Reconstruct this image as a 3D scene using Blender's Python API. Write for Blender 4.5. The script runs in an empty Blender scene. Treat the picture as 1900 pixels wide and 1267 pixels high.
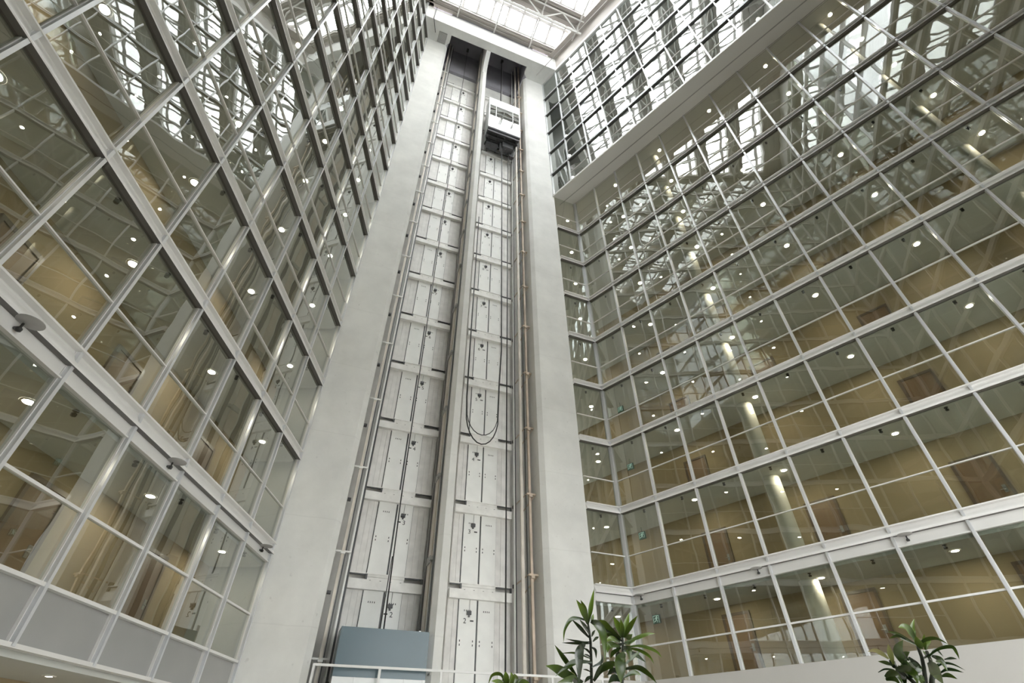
import bpy, bmesh, math, random
from mathutils import Vector, Matrix
from math import sin, cos, pi, atan2, radians, degrees, sqrt, hypot
random.seed(7)
C = bpy.context.scene.collection
SC = bpy.context.scene

# ------------------------------------------------------------------ camera, sky, exposure
F_PX, PITCH, ROLL, YAW = 916.975, 0.70933, 0.00357, 0.02371
cam = bpy.data.cameras.new('camera'); cam.sensor_width = 36.0; cam.lens = F_PX / 1900.0 * 36.0
cam.clip_start = 0.05; cam.clip_end = 500
camo = bpy.data.objects.new('camera', cam); C.objects.link(camo)
def _lin(v):
    x, y, z = v
    x, y = cos(YAW) * x - sin(YAW) * y, sin(YAW) * x + cos(YAW) * y
    fw = y * cos(PITCH) + z * sin(PITCH); up = -y * sin(PITCH) + z * cos(PITCH)
    x, up = cos(ROLL) * x - sin(ROLL) * up, sin(ROLL) * x + cos(ROLL) * up
    return x, up, fw
_b = [_lin(e) for e in ((1, 0, 0), (0, 1, 0), (0, 0, 1))]
RX = Vector((_b[0][0], _b[1][0], _b[2][0])); RU = Vector((_b[0][1], _b[1][1], _b[2][1])); RF = Vector((_b[0][2], _b[1][2], _b[2][2]))
camo.matrix_world = Matrix(((RX.x, RU.x, -RF.x, 0), (RX.y, RU.y, -RF.y, 0), (RX.z, RU.z, -RF.z, 0), (0, 0, 0, 1)))
SC.camera = camo
def pix(px, py, dist):                                   # a point at a horizontal distance from the camera stand
    d = RF + RX * ((px - 950) / F_PX) - RU * ((py - 633.5) / F_PX)
    return d * (dist / hypot(d.x, d.y))

SKY = 19.0
w = bpy.data.worlds.new('overcast_sky'); SC.world = w; w.use_nodes = True
w.node_tree.nodes['Background'].inputs[0].default_value = (0.985, 0.98, 0.965, 1)
w.node_tree.nodes['Background'].inputs[1].default_value = SKY
SC.view_settings.view_transform = 'Standard'; SC.view_settings.look = 'None'
SC.view_settings.gamma = 1.0; SC.view_settings.exposure = 0.0; SC.view_settings.use_curve_mapping = False
SC.cycles.max_bounces = 12; SC.cycles.diffuse_bounces = 5; SC.cycles.glossy_bounces = 4
SC.cycles.transmission_bounces = 4; SC.cycles.transparent_max_bounces = 20
SC.cycles.caustics_reflective = False; SC.cycles.caustics_refractive = False
SC.cycles.sample_clamp_indirect = 8.0; SC.cycles.use_denoising = True

# ------------------------------------------------------------------ the plan of the atrium (metres, eye level is z = 0)
TL = Vector((-8.1514, 18.2564, 0)); TD = Vector((0.9402, 0.34062, 0)); TN = Vector((-0.34062, 0.9402, 0)); TW = 12.91
TR = TL + TD * TW
QQ = Vector((5.7398, 23.3486, 0)); RD = Vector((0.6789, -0.73423, 0)); RN = Vector((0.73423, 0.6789, 0))
ND = Vector((0.92965, 0.36844, 0)); RETL = 1.885
GROUND = -1.6; ROOF = 60.0; NEND = -23.5
def frame(o, xax): return Matrix.Translation(o) @ Matrix.Rotation(atan2(xax.y, xax.x), 4, 'Z')
FT = frame(TL, TD)            # tower: x = along the wall, y = into the shaft
FL = frame(TL, Vector((0, 1, 0)))   # left glass wall: x = toward the tower (so negative), y = into the building
FR = frame(QQ, RD)            # right glass wall: x = away from the tower, y = into the building
FB = frame(TR, RD)            # upper right glass wall
FQ = frame(TR, ND)            # short return beside the tower
FW = Matrix.Identity(4)

# ------------------------------------------------------------------ materials
def nodes(name):
    m = bpy.data.materials.new(name); m.use_nodes = True
    nt = m.node_tree; return m, nt, nt.nodes['Principled BSDF'], nt.nodes['Material Output']
def plain(name, col, rough=0.5, metal=0.0, var=0.0, scale=3.0, spec=0.5):
    m, nt, b, o = nodes(name)
    b.inputs['Roughness'].default_value = rough; b.inputs['Metallic'].default_value = metal
    b.inputs['Specular IOR Level'].default_value = spec
    b.inputs['Base Color'].default_value = (*col, 1)
    if var:
        tc = nt.nodes.new('ShaderNodeTexCoord'); n = nt.nodes.new('ShaderNodeTexNoise'); n.inputs['Scale'].default_value = scale; n.inputs['Detail'].default_value = 5
        nt.links.new(tc.outputs['Object'], n.inputs['Vector'])
        r = nt.nodes.new('ShaderNodeValToRGB'); r.color_ramp.elements[0].position = 0.3; r.color_ramp.elements[1].position = 0.7
        r.color_ramp.elements[0].color = (*[c * (1 - var) for c in col], 1); r.color_ramp.elements[1].color = (*[min(1, c * (1 + var)) for c in col], 1)
        nt.links.new(n.outputs['Fac'], r.inputs['Fac']); nt.links.new(r.outputs['Color'], b.inputs['Base Color'])
    return m
def concrete(name, col):
    m, nt, b, o = nodes(name); b.inputs['Roughness'].default_value = 0.75; b.inputs['Specular IOR Level'].default_value = 0.25
    L = nt.links.new
    tc = nt.nodes.new('ShaderNodeTexCoord'); mp = nt.nodes.new('ShaderNodeMapping'); L(tc.outputs['Object'], mp.inputs['Vector'])
    n1 = nt.nodes.new('ShaderNodeTexNoise'); n1.inputs['Scale'].default_value = 0.5; n1.inputs['Detail'].default_value = 8; n1.inputs['Roughness'].default_value = 0.6
    L(mp.outputs[0], n1.inputs['Vector'])
    n2 = nt.nodes.new('ShaderNodeTexNoise'); n2.inputs['Scale'].default_value = 5.0; n2.inputs['Detail'].default_value = 3
    L(mp.outputs[0], n2.inputs['Vector'])
    r = nt.nodes.new('ShaderNodeValToRGB'); e = r.color_ramp.elements
    e[0].position = 0.32; e[0].color = (*[c * 0.90 for c in col], 1); e[1].position = 0.66; e[1].color = (*[c * 1.05 for c in col], 1)
    L(n1.outputs['Fac'], r.inputs['Fac'])
    # pour lines every 3.6 m and small patches
    sx = nt.nodes.new('ShaderNodeSeparateXYZ'); L(mp.outputs[0], sx.inputs[0])
    wob = nt.nodes.new('ShaderNodeMath'); wob.operation = 'MULTIPLY_ADD'; L(n1.outputs['Fac'], wob.inputs[0]); wob.inputs[1].default_value = 0.15; L(sx.outputs['Z'], wob.inputs[2])
    dv = nt.nodes.new('ShaderNodeMath'); dv.operation = 'DIVIDE'; L(wob.outputs[0], dv.inputs[0]); dv.inputs[1].default_value = 3.6
    fr = nt.nodes.new('ShaderNodeMath'); fr.operation = 'FRACT'; L(dv.outputs[0], fr.inputs[0])
    lt = nt.nodes.new('ShaderNodeMath'); lt.operation = 'LESS_THAN'; L(fr.outputs[0], lt.inputs[0]); lt.inputs[1].default_value = 0.012
    pt = nt.nodes.new('ShaderNodeValToRGB'); pt.color_ramp.elements[0].position = 0.66; pt.color_ramp.elements[0].color = (0, 0, 0, 1)
    pt.color_ramp.elements[1].position = 0.74; pt.color_ramp.elements[1].color = (1, 1, 1, 1); L(n2.outputs['Fac'], pt.inputs['Fac'])
    ad = nt.nodes.new('ShaderNodeMath'); ad.operation = 'MULTIPLY_ADD'; L(pt.outputs[0], ad.inputs[0]); ad.inputs[1].default_value = 0.17
    m8 = nt.nodes.new('ShaderNodeMath'); m8.operation = 'MULTIPLY'; L(lt.outputs[0], m8.inputs[0]); m8.inputs[1].default_value = 0.07; L(m8.outputs[0], ad.inputs[2])
    mx = nt.nodes.new('ShaderNodeMix'); mx.data_type = 'RGBA'; L(ad.outputs[0], mx.inputs['Factor']); L(r.outputs['Color'], mx.inputs['A']); mx.inputs['B'].default_value = (0.22, 0.21, 0.19, 1)
    L(mx.outputs['Result'], b.inputs['Base Color'])
    bp = nt.nodes.new('ShaderNodeBump'); bp.inputs['Strength'].default_value = 0.15; bp.inputs['Distance'].default_value = 0.02
    L(n2.outputs['Fac'], bp.inputs['Height']); L(bp.outputs[0], b.inputs['Normal'])
    return m
def glass(name, tint, base, amp=0.0045, scale=0.7, gain=0.85):
    m = bpy.data.materials.new(name); m.use_nodes = True; nt = m.node_tree; L = nt.links.new
    for n in list(nt.nodes): nt.nodes.remove(n)
    out = nt.nodes.new('ShaderNodeOutputMaterial')
    tr = nt.nodes.new('ShaderNodeBsdfTransparent'); tr.inputs[0].default_value = (*tint, 1)
    gl = nt.nodes.new('ShaderNodeBsdfGlossy'); gl.inputs['Roughness'].default_value = 0.0; gl.inputs['Color'].default_value = (0.94, 0.97, 0.96, 1)
    lw = nt.nodes.new('ShaderNodeLayerWeight'); lw.inputs['Blend'].default_value = 0.5
    pw = nt.nodes.new('ShaderNodeMath'); pw.operation = 'POWER'; L(lw.outputs['Facing'], pw.inputs[0]); pw.inputs[1].default_value = 3.2
    ma = nt.nodes.new('ShaderNodeMath'); ma.operation = 'MULTIPLY_ADD'; L(pw.outputs[0], ma.inputs[0]); ma.inputs[1].default_value = gain; ma.inputs[2].default_value = base
    g = nt.nodes.new('ShaderNodeNewGeometry'); nz = nt.nodes.new('ShaderNodeTexNoise'); nz.inputs['Scale'].default_value = scale; nz.inputs['Detail'].default_value = 1.0
    L(g.outputs['Position'], nz.inputs['Vector'])
    bp = nt.nodes.new('ShaderNodeBump'); bp.inputs['Strength'].default_value = 1.0; bp.inputs['Distance'].default_value = amp
    L(nz.outputs['Fac'], bp.inputs['Height']); L(bp.outputs[0], gl.inputs['Normal'])
    mx = nt.nodes.new('ShaderNodeMixShader'); L(ma.outputs[0], mx.inputs[0]); L(tr.outputs[0], mx.inputs[1]); L(gl.outputs[0], mx.inputs[2])
    L(mx.outputs[0], out.inputs['Surface']); return m
def emit(name, col, s):
    m = bpy.data.materials.new(name); m.use_nodes = True; nt = m.node_tree
    for n in list(nt.nodes): nt.nodes.remove(n)
    out = nt.nodes.new('ShaderNodeOutputMaterial'); e = nt.nodes.new('ShaderNodeEmission')
    e.inputs[0].default_value = (*col, 1); e.inputs[1].default_value = s; nt.links.new(e.outputs[0], out.inputs[0]); return m
def leafmat(name, a, bcol):
    m, nt, b, o = nodes(name); L = nt.links.new
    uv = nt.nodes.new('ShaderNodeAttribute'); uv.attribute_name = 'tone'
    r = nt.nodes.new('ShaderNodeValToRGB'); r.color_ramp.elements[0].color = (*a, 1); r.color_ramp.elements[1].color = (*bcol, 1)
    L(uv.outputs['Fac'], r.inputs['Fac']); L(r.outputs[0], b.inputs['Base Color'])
    b.inputs['Roughness'].default_value = 0.22; b.inputs['Specular IOR Level'].default_value = 0.6
    b.inputs['Subsurface Weight'].default_value = 0.0
    t = nt.nodes.new('ShaderNodeBsdfTranslucent'); L(r.outputs[0], t.inputs[0])
    mx = nt.nodes.new('ShaderNodeMixShader'); mx.inputs[0].default_value = 0.16; L(b.outputs[0], mx.inputs[1]); L(t.outputs[0], mx.inputs[2]); L(mx.outputs[0], o.inputs[0])
    return m
M = dict(
    white=plain('white_painted_metal', (0.80, 0.79, 0.78), 0.38),
    mull=plain('anodised_mullion', (0.74, 0.75, 0.78), 0.32, 0.35),
    mdark=plain('dark_gasket', (0.05, 0.05, 0.05), 0.5),
    conc=concrete('board_marked_concrete', (0.79, 0.785, 0.765)),
    wallpale=plain('warm_white_plaster', (0.54, 0.525, 0.505), 0.8, 0, 0.02, 0.7),
    shaft=plain('shaft_back_wall_concrete', (0.80, 0.785, 0.765), 0.8, 0, 0.08, 1.2),
    shadeconc=plain('shade_toned_concrete', (0.33, 0.32, 0.355), 0.9, 0, 0.1, 1.0),  # purple-grey shade of the shaft head put into the concrete colour
    glassL=glass('left_curtain_glass', (0.60, 0.63, 0.585), 0.23),
    glassR=glass('right_curtain_glass', (0.60, 0.63, 0.575), 0.14),
    glassB=glass('upper_right_glass', (0.42, 0.46, 0.46), 0.26, 0.005, 0.7, 0.7),
    skyglass=glass('skylight_glass', (0.92, 0.94, 0.95), 0.05, 0.0),
    frost=plain('frosted_spandrel', (0.37, 0.37, 0.365), 0.3, 0.0, 0.05, 0.8),
    ceil=plain('corridor_ceiling_tile', (0.62, 0.635, 0.61), 0.9),
    tan=plain('tan_corridor_wall', (0.41, 0.325, 0.20), 0.8),
    tangrey=plain('grey_green_corridor_wall', (0.36, 0.37, 0.34), 0.8),
    carpet=plain('brown_carpet', (0.20, 0.18, 0.15), 0.95),
    door=plain('dark_wood_door', (0.26, 0.17, 0.10), 0.45),
    frame=plain('door_frame_bronze', (0.16, 0.12, 0.09), 0.4),
    column=plain('cream_plaster_column', (0.66, 0.65, 0.58), 0.6),
    steel=plain('brushed_steel', (0.55, 0.55, 0.54), 0.3, 0.9),
    black=plain('black_cable_rubber', (0.03, 0.03, 0.03), 0.5),
    dkgrey=plain('dark_grey_machinery', (0.10, 0.10, 0.105), 0.5, 0.3),
    midgrey=plain('painted_grey_steel', (0.42, 0.41, 0.40), 0.5),
    leafpanel=plain('primed_door_leaf', (0.92, 0.915, 0.895), 0.5, 0, 0.03, 2.0),
    header=plain('galvanised_door_header', (0.88, 0.865, 0.84), 0.5, 0.0, 0.08, 2.5),
    side=plain('ribbed_sheet_panel', (0.81, 0.79, 0.77), 0.6, 0.0, 0.10, 2.0),
    rail=plain('beige_guide_rail', (0.70, 0.64, 0.57), 0.5, 0.0, 0.12, 1.5),
    carwhite=plain('white_car_panel', (0.86, 0.87, 0.88), 0.25),
    carteal=plain('slate_blue_car_panel', (0.098, 0.150, 0.182), 0.3, 0.0, 0.04, 0.6),
    endglass=glass('added_end_glass', (0.58, 0.595, 0.60), 0.05, 0.0),  # glazing added high in the unseen end wall, tint set for tower light
    rust=plain('rust_stained_steel', (0.57, 0.47, 0.38), 0.6, 0.0, 0.25, 1.2),
    fillglass=glass('added_fill_glass', (0.60, 0.61, 0.61), 0.05, 0.0),  # glazing added behind the viewer as daylight fill for the lower tower
    under=plain('shaded_beam_underside', (0.13, 0.125, 0.12), 0.5),  # shade below the white beams painted as a darker underside
    carglass=glass('car_glass', (0.80, 0.84, 0.86), 0.55, 0.002, 0.6, 0.4),
    deck=plain('brown_roof_deck', (0.40, 0.37, 0.345), 0.6),
    truss=plain('white_roof_steel', (0.72, 0.71, 0.69), 0.45),
    floor=plain('pale_stone_floor', (0.66, 0.64, 0.60), 0.35, 0, 0.06, 1.0),
    outside=plain('outdoor_paving', (0.45, 0.45, 0.44), 0.9, 0, 0.1, 0.5),
    lamp=emit('warm_downlight_lens', (1.0, 0.89, 0.72), 350.0),
    lampw=emit('white_downlight_lens', (1.0, 0.9, 0.75), 60.0),
    exitg=plain('exit_sign_green', (0.006, 0.10, 0.06), 0.4),
    exitw=emit('exit_sign_lit_pictogram', (0.65, 1.0, 0.85), 0.8),
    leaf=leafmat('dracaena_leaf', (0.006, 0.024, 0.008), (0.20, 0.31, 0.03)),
    pale=leafmat('dracaena_pale_leaf', (0.30, 0.36, 0.10), (0.62, 0.54, 0.30)),
    stem=plain('dracaena_stem', (0.03, 0.035, 0.02), 0.7, 0, 0.3, 20),
    soil=plain('potting_soil', (0.06, 0.045, 0.03), 0.95, 0, 0.3, 15),
    pot=plain('grey_planter', (0.35, 0.35, 0.35), 0.5),
)

# ------------------------------------------------------------------ mesh builder
class MB:
    def __init__(s): s.v = []; s.f = []; s.m = []; s.sm = []
    def poly(s, pts, mi=0, smooth=False):
        i = len(s.v); s.v += [tuple(p) for p in pts]; s.f.append(tuple(range(i, i + len(pts)))); s.m.append(mi); s.sm.append(smooth)
    def box(s, x0, x1, y0, y1, z0, z1, mi=0):
        i = len(s.v); s.v += [(x, y, z) for z in (z0, z1) for x, y in ((x0, y0), (x1, y0), (x1, y1), (x0, y1))]
        for q in ((3, 2, 1, 0), (4, 5, 6, 7), (0, 1, 5, 4), (1, 2, 6, 5), (2, 3, 7, 6), (3, 0, 4, 7)):
            s.f.append(tuple(i + k for k in q)); s.m.append(mi); s.sm.append(False)
        return s
    def prism(s, prof, z0, z1, mi=0):                       # vertical prism over an x,y polygon
        n = len(prof); i = len(s.v); s.v += [(x, y, z0) for x, y in prof] + [(x, y, z1) for x, y in prof]
        a = sum(prof[k][0] * prof[(k + 1) % n][1] - prof[(k + 1) % n][0] * prof[k][1] for k in range(n))
        idx = list(range(n)) if a > 0 else list(range(n))[::-1]
        s.f.append(tuple(i + k for k in idx[::-1])); s.f.append(tuple(i + n + k for k in idx)); s.m += [mi, mi]; s.sm += [False, False]
        for j in range(n):
            a, b = idx[j], idx[(j + 1) % n]; s.f.append((i + a, i + b, i + n + b, i + n + a)); s.m.append(mi); s.sm.append(False)
        return s
    def extr(s, prof, x0, x1, mi=0, under=None):                        # y,z profile run along x
        n = len(prof); i = len(s.v); s.v += [(x0, y, z) for y, z in prof] + [(x1, y, z) for y, z in prof]
        a = sum(prof[k][0] * prof[(k + 1) % n][1] - prof[(k + 1) % n][0] * prof[k][1] for k in range(n))
        idx = list(range(n)) if a > 0 else list(range(n))[::-1]
        s.f.append(tuple(i + k for k in idx[::-1])); s.f.append(tuple(i + n + k for k in idx)); s.m += [mi, mi]; s.sm += [False, False]
        for j in range(n):
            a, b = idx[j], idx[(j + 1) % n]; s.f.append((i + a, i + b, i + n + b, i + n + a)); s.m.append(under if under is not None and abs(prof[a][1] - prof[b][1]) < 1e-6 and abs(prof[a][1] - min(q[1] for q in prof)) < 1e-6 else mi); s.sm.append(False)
        return s
    def tube(s, pts, r, seg=8, mi=0, cap=True, radii=None):
        pts = [Vector(p) for p in pts]; base = len(s.v); n = len(pts); up = None
        for k, p in enumerate(pts):
            t = (pts[min(k + 1, n - 1)] - pts[max(k - 1, 0)]).normalized()
            if up is None: up = Vector((0, 0, 1)) if abs(t.z) < 0.9 else Vector((1, 0, 0))
            a = t.cross(up); a = a.normalized() if a.length > 1e-6 else t.orthogonal().normalized(); b = a.cross(t).normalized(); up = b
            rr = radii[k] if radii else r
            for q in range(seg):
                an = 2 * pi * q / seg; s.v.append(tuple(p + a * (cos(an) * rr) + b * (sin(an) * rr)))
        for k in range(n - 1):
            for q in range(seg):
                s.f.append((base + k * seg + q, base + k * seg + (q + 1) % seg, base + (k + 1) * seg + (q + 1) % seg, base + (k + 1) * seg + q)); s.m.append(mi); s.sm.append(seg > 5)
        if cap:
            s.f.append(tuple(base + q for q in range(seg))[::-1]); s.f.append(tuple(base + (n - 1) * seg + q for q in range(seg))); s.m += [mi, mi]; s.sm += [False, False]
        return s
    def bar(s, a, b, wid, mi=0):
        return s.tube([a, b], wid * 0.7071, 4, mi)
    def lathe(s, prof, seg=16, mi=0, c=(0, 0, 0)):
        base = len(s.v)
        for r, z in prof:
            for q in range(seg): s.v.append((c[0] + r * cos(2 * pi * q / seg), c[1] + r * sin(2 * pi * q / seg), c[2] + z))
        for k in range(len(prof) - 1):
            for q in range(seg):
                s.f.append((base + k * seg + q, base + k * seg + (q + 1) % seg, base + (k + 1) * seg + (q + 1) % seg, base + (k + 1) * seg + q)); s.m.append(mi); s.sm.append(True)
        return s
    def mesh(s, name, mats):
        me = bpy.data.meshes.new(name); me.from_pydata(s.v, [], s.f); 
        for m in (mats if isinstance(mats, (list, tuple)) else [mats]): me.materials.append(m)
        me.polygons.foreach_set('material_index', s.m); me.polygons.foreach_set('use_smooth', s.sm); me.update()
        return me
    def build(s, name, mats, parent=None, fr=None, loc=(0, 0, 0)):
        return put(name, s.mesh(name, mats), parent, fr, loc)
def put(name, me, parent=None, fr=None, loc=(0, 0, 0)):
    o = bpy.data.objects.new(name, me); C.objects.link(o)
    if parent is not None:
        o.parent = parent; o.location = loc
    else:
        o.matrix_world = (fr if fr is not None else FW) @ Matrix.Translation(loc)
    return o
def struct(o, label=None, cat=None):
    o['kind'] = 'structure'
    if label: o['label'] = label
    if cat: o['category'] = cat
    return o
def tag(o, label, cat, group=None, kind=None):
    o['label'] = label; o['category'] = cat
    if group: o['group'] = group
    if kind: o['kind'] = kind
    return o
def empty(name, fr, loc=(0, 0, 0)):
    o = bpy.data.objects.new(name, None); C.objects.link(o); o.empty_display_size = 0.2
    o.matrix_world = fr @ Matrix.Translation(loc); return o
def clone(root, fr, loc):
    r = root.copy(); C.objects.link(r); r.matrix_world = fr @ Matrix.Translation(loc)
    for ch in root.children:
        c = ch.copy(); C.objects.link(c); c.parent = r
        for g in ch.children:
            d = g.copy(); C.objects.link(d); d.parent = c
    return r
NUM = {}
def seq(k):
    NUM[k] = NUM.get(k, 0) + 1; return '%s_%d' % (k, NUM[k])
ORD = ['ground', 'first', 'second', 'third', 'fourth', 'fifth', 'sixth', 'seventh', 'eighth', 'ninth', 'tenth', 'eleventh', 'twelfth', 'thirteenth', 'fourteenth', 'fifteenth', 'sixteenth', 'seventeenth']
def floorname(k): return ORD[k + 3]        # k is the beam under that storey's glass: k = -1 is the second floor

# ------------------------------------------------------------------ levels
def zLt(k): return 6.05 + 3.6 * k
def zLb(k): return zLt(k) - (0.38 if k else 0.38)
def zRt(k): return 5.87 + 3.6 * k
def zRb(k): return zRt(k) - 0.34
BAY_L, BAY_R, BAY_B = 2.154, 2.014, 2.034
def beam_prof(h, d=0.15):      # y (negative = toward the atrium), z from the bottom
    return [(0.06, 0), (-d, 0), (-d, 0.04), (-d * 0.80, 0.09 * h / 0.34), (-d * 0.38, 0.19 * h / 0.34), (-d * 0.16, 0.26 * h / 0.34), (-d * 0.12, h - 0.045), (-d * 1.05, h - 0.04), (-d * 1.05, h), (0.06, h)]

# ================================================================== GROUND, ROOF SLABS, BACK WALL
struct(MB().box(-90, 90, -90, 110, GROUND - 0.3, GROUND - 0.06).build('ground', M['outside']))
fl = [(-10.6, -12), (30, -34), (44, -18), (12, 30), (-10.6, 26)]
struct(MB().prism(fl, GROUND - 0.06, GROUND).build('floor', M['floor']))

# unseen far end behind the viewer: white wall, glazing added for light and reflections
UL, UR = 0.3623 * NEND - 0.3, TW - 0.421 * NEND + 0.3
mb = MB()
mb.box(UL, UR, NEND - 0.4, NEND, 11.3, 11.8).box(UL, UR, NEND - 0.4, NEND, 57.2, ROOF + 1.2)
mb.box(UL - 6, UL + 0.6, NEND - 0.4, NEND, GROUND, ROOF).box(UR - 0.6, UR + 6, NEND - 0.4, NEND, GROUND, ROOF)
struct(mb.build('wall_back', M['conc'], fr=FT))
struct(MB().box(UL - 6, UR + 6, NEND - 3.2, NEND - 2.9, 11.5, 38.2).box(UL - 6, 7.0, NEND - 3.2, NEND - 2.9, 38.2, ROOF + 0.4).build('wall_back_corridor', M['tangrey'], fr=FT))
nb = 11
def back_x(j): return UL + 0.6 + (UR - UL - 1.2) * j / nb
for j in range(nb):
    a, b = back_x(j), back_x(j + 1)
    if b < 7.0: struct(MB().box(a, b, NEND - 0.4, NEND, GROUND, 11.3).build('wall_back_glare_block_%d' % j, M['tangrey'], fr=FT)); o = None  # unseen panels added to keep the bright fill glazing out of reflections
    else: o = struct(MB().box(a, b, NEND - 0.22, NEND - 0.20, GROUND, 11.3).build(seq('window'), M['fillglass'], fr=FT))  # added opening, lets sky light fill the tower foot
    if o: MB().box(a - 0.06, a + 0.06, NEND - 0.32, NEND - 0.08, GROUND, 11.3).box(a, b, NEND - 0.30, NEND - 0.12, 2.0, 2.12).box(a, b, NEND - 0.30, NEND - 0.12, 6.6, 6.72).build('window_frame', M['mull'], o)
    up = a > 6.5
    o = struct(MB().box(a, b, NEND - 0.22, NEND - 0.20, 11.8, 38.0 if up else 57.2).build(seq('window'), M['glassR'], fr=FT))
    if up: struct(MB().box(a, b, NEND - 0.22, NEND - 0.20, 38.0, 57.2).build(seq('window'), M['endglass'], fr=FT))  # added upper opening, sky light for tower and reflections
    f = MB().box(a - 0.05, a + 0.05, NEND - 0.32, NEND - 0.05, 11.8, 57.2)
    for k in range(13): f.box(a, b, NEND - 0.28, NEND - 0.03, 12.72 + 3.6 * k, 13.08 + 3.6 * k)
    f.build('window_frame', M['white'], o)
for k in range(1, 14): struct(MB().box(UL - 6, 7.0 if k > 8 else UR + 6, NEND - 3.2, NEND - 0.3, 9.1 + 3.6 * k, 9.4 + 3.6 * k).build('ceiling_back_%d' % (k + 1), M['ceil'], fr=FT))

# ================================================================== LIFT TOWER
PZ = 56.4
struct(MB().prism([(0, 0), (1.96, 0), (2.20, 0.24), (2.20, 2.3), (0, 2.3)], GROUND, PZ).build('wall_tower_left_pier', M['conc'], fr=FT))
struct(MB().prism([(10.90, 0), (12.91, 0), (12.91, 2.3), (10.68, 2.3), (10.68, 0.22)], GROUND, PZ).build('wall_tower_right_pier', M['conc'], fr=FT))
mb = MB().prism([(6.20, 0), (6.50, 0), (6.54, 0.05), (6.54, 2.3), (6.02, 2.3), (6.02, 0.22)], GROUND, 61.2)
n = 10
for i in range(n):            # the flare at the head of the fin
    t0, t1 = i / n, (i + 1) / n
    z0, z1 = 53.6 + t0 * (PZ - 53.6), 53.6 + t1 * (PZ - 53.6)
    n0, n1 = -1.10 * t0 ** 2.2, -1.10 * t1 ** 2.2
    q = [(6.10, n0, z0), (6.54, n0, z0), (6.54, 0.1, z0), (6.10, 0.1, z0), (6.10, n1, z1), (6.54, n1, z1), (6.54, 0.1, z1), (6.10, 0.1, z1)]
    for a in ((3, 2, 1, 0), (4, 5, 6, 7), (0, 1, 5, 4), (1, 2, 6, 5), (2, 3, 7, 6), (3, 0, 4, 7)): mb.poly([q[k] for k in a])
mb.box(6.10, 6.54, -1.10, 0.1, PZ, 61.2)
struct(mb.build('wall_tower_fin', M['conc'], fr=FT))
struct(MB().box(2.2, 10.68, 2.2, 2.6, GROUND, 61.6).build('wall_tower_back', M['shaft'], fr=FT))
# lift head: front beam, soffit either side of the openings, dark void above
struct(MB().box(-0.69, 13.71, -1.90, -1.10, PZ, 59.4).build('trim_lift_head_beam', M['conc'], fr=FT))
mb = MB().prism([(-0.40, -1.1), (2.30, -1.1), (2.30, -0.35), (2.0, 0.0), (0, 0)], PZ, PZ + 0.5)
mb.prism([(10.58, -1.1), (13.37, -1.1), (12.91, 0), (11.0, 0), (10.58, -0.4)], PZ, PZ + 0.5)
struct(mb.build('ceiling_lift_head_soffit', M['conc'], fr=FT))
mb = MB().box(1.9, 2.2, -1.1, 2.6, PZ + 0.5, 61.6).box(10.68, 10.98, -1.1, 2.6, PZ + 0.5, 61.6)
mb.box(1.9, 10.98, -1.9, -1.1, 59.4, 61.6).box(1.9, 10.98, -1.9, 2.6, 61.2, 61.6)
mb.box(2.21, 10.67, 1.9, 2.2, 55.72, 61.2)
struct(mb.build('ceiling_lift_head_void', M['shadeconc'], fr=FT))
g = tag(empty('air_vent', FT, (1.47, -0.58, PZ)), 'square louvred air vent in the soffit at the top left of the tower', 'vent')
mb = MB()
for a, b, c, d in ((-0.42, 0.42, -0.50, -0.45), (-0.42, 0.42, 0.45, 0.50), (-0.42, -0.37, -0.45, 0.45), (0.37, 0.42, -0.45, 0.45)): mb.box(a, b, c, d, -0.05, 0.0)
gf = mb.build('vent_frame', M['midgrey'], g)
mb = MB()
for i in range(9): mb.box(-0.37, 0.37, -0.42 + i * 0.096, -0.39 + i * 0.096, -0.05, -0.003)
mb.build('louvre', M['midgrey'], gf)

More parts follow.
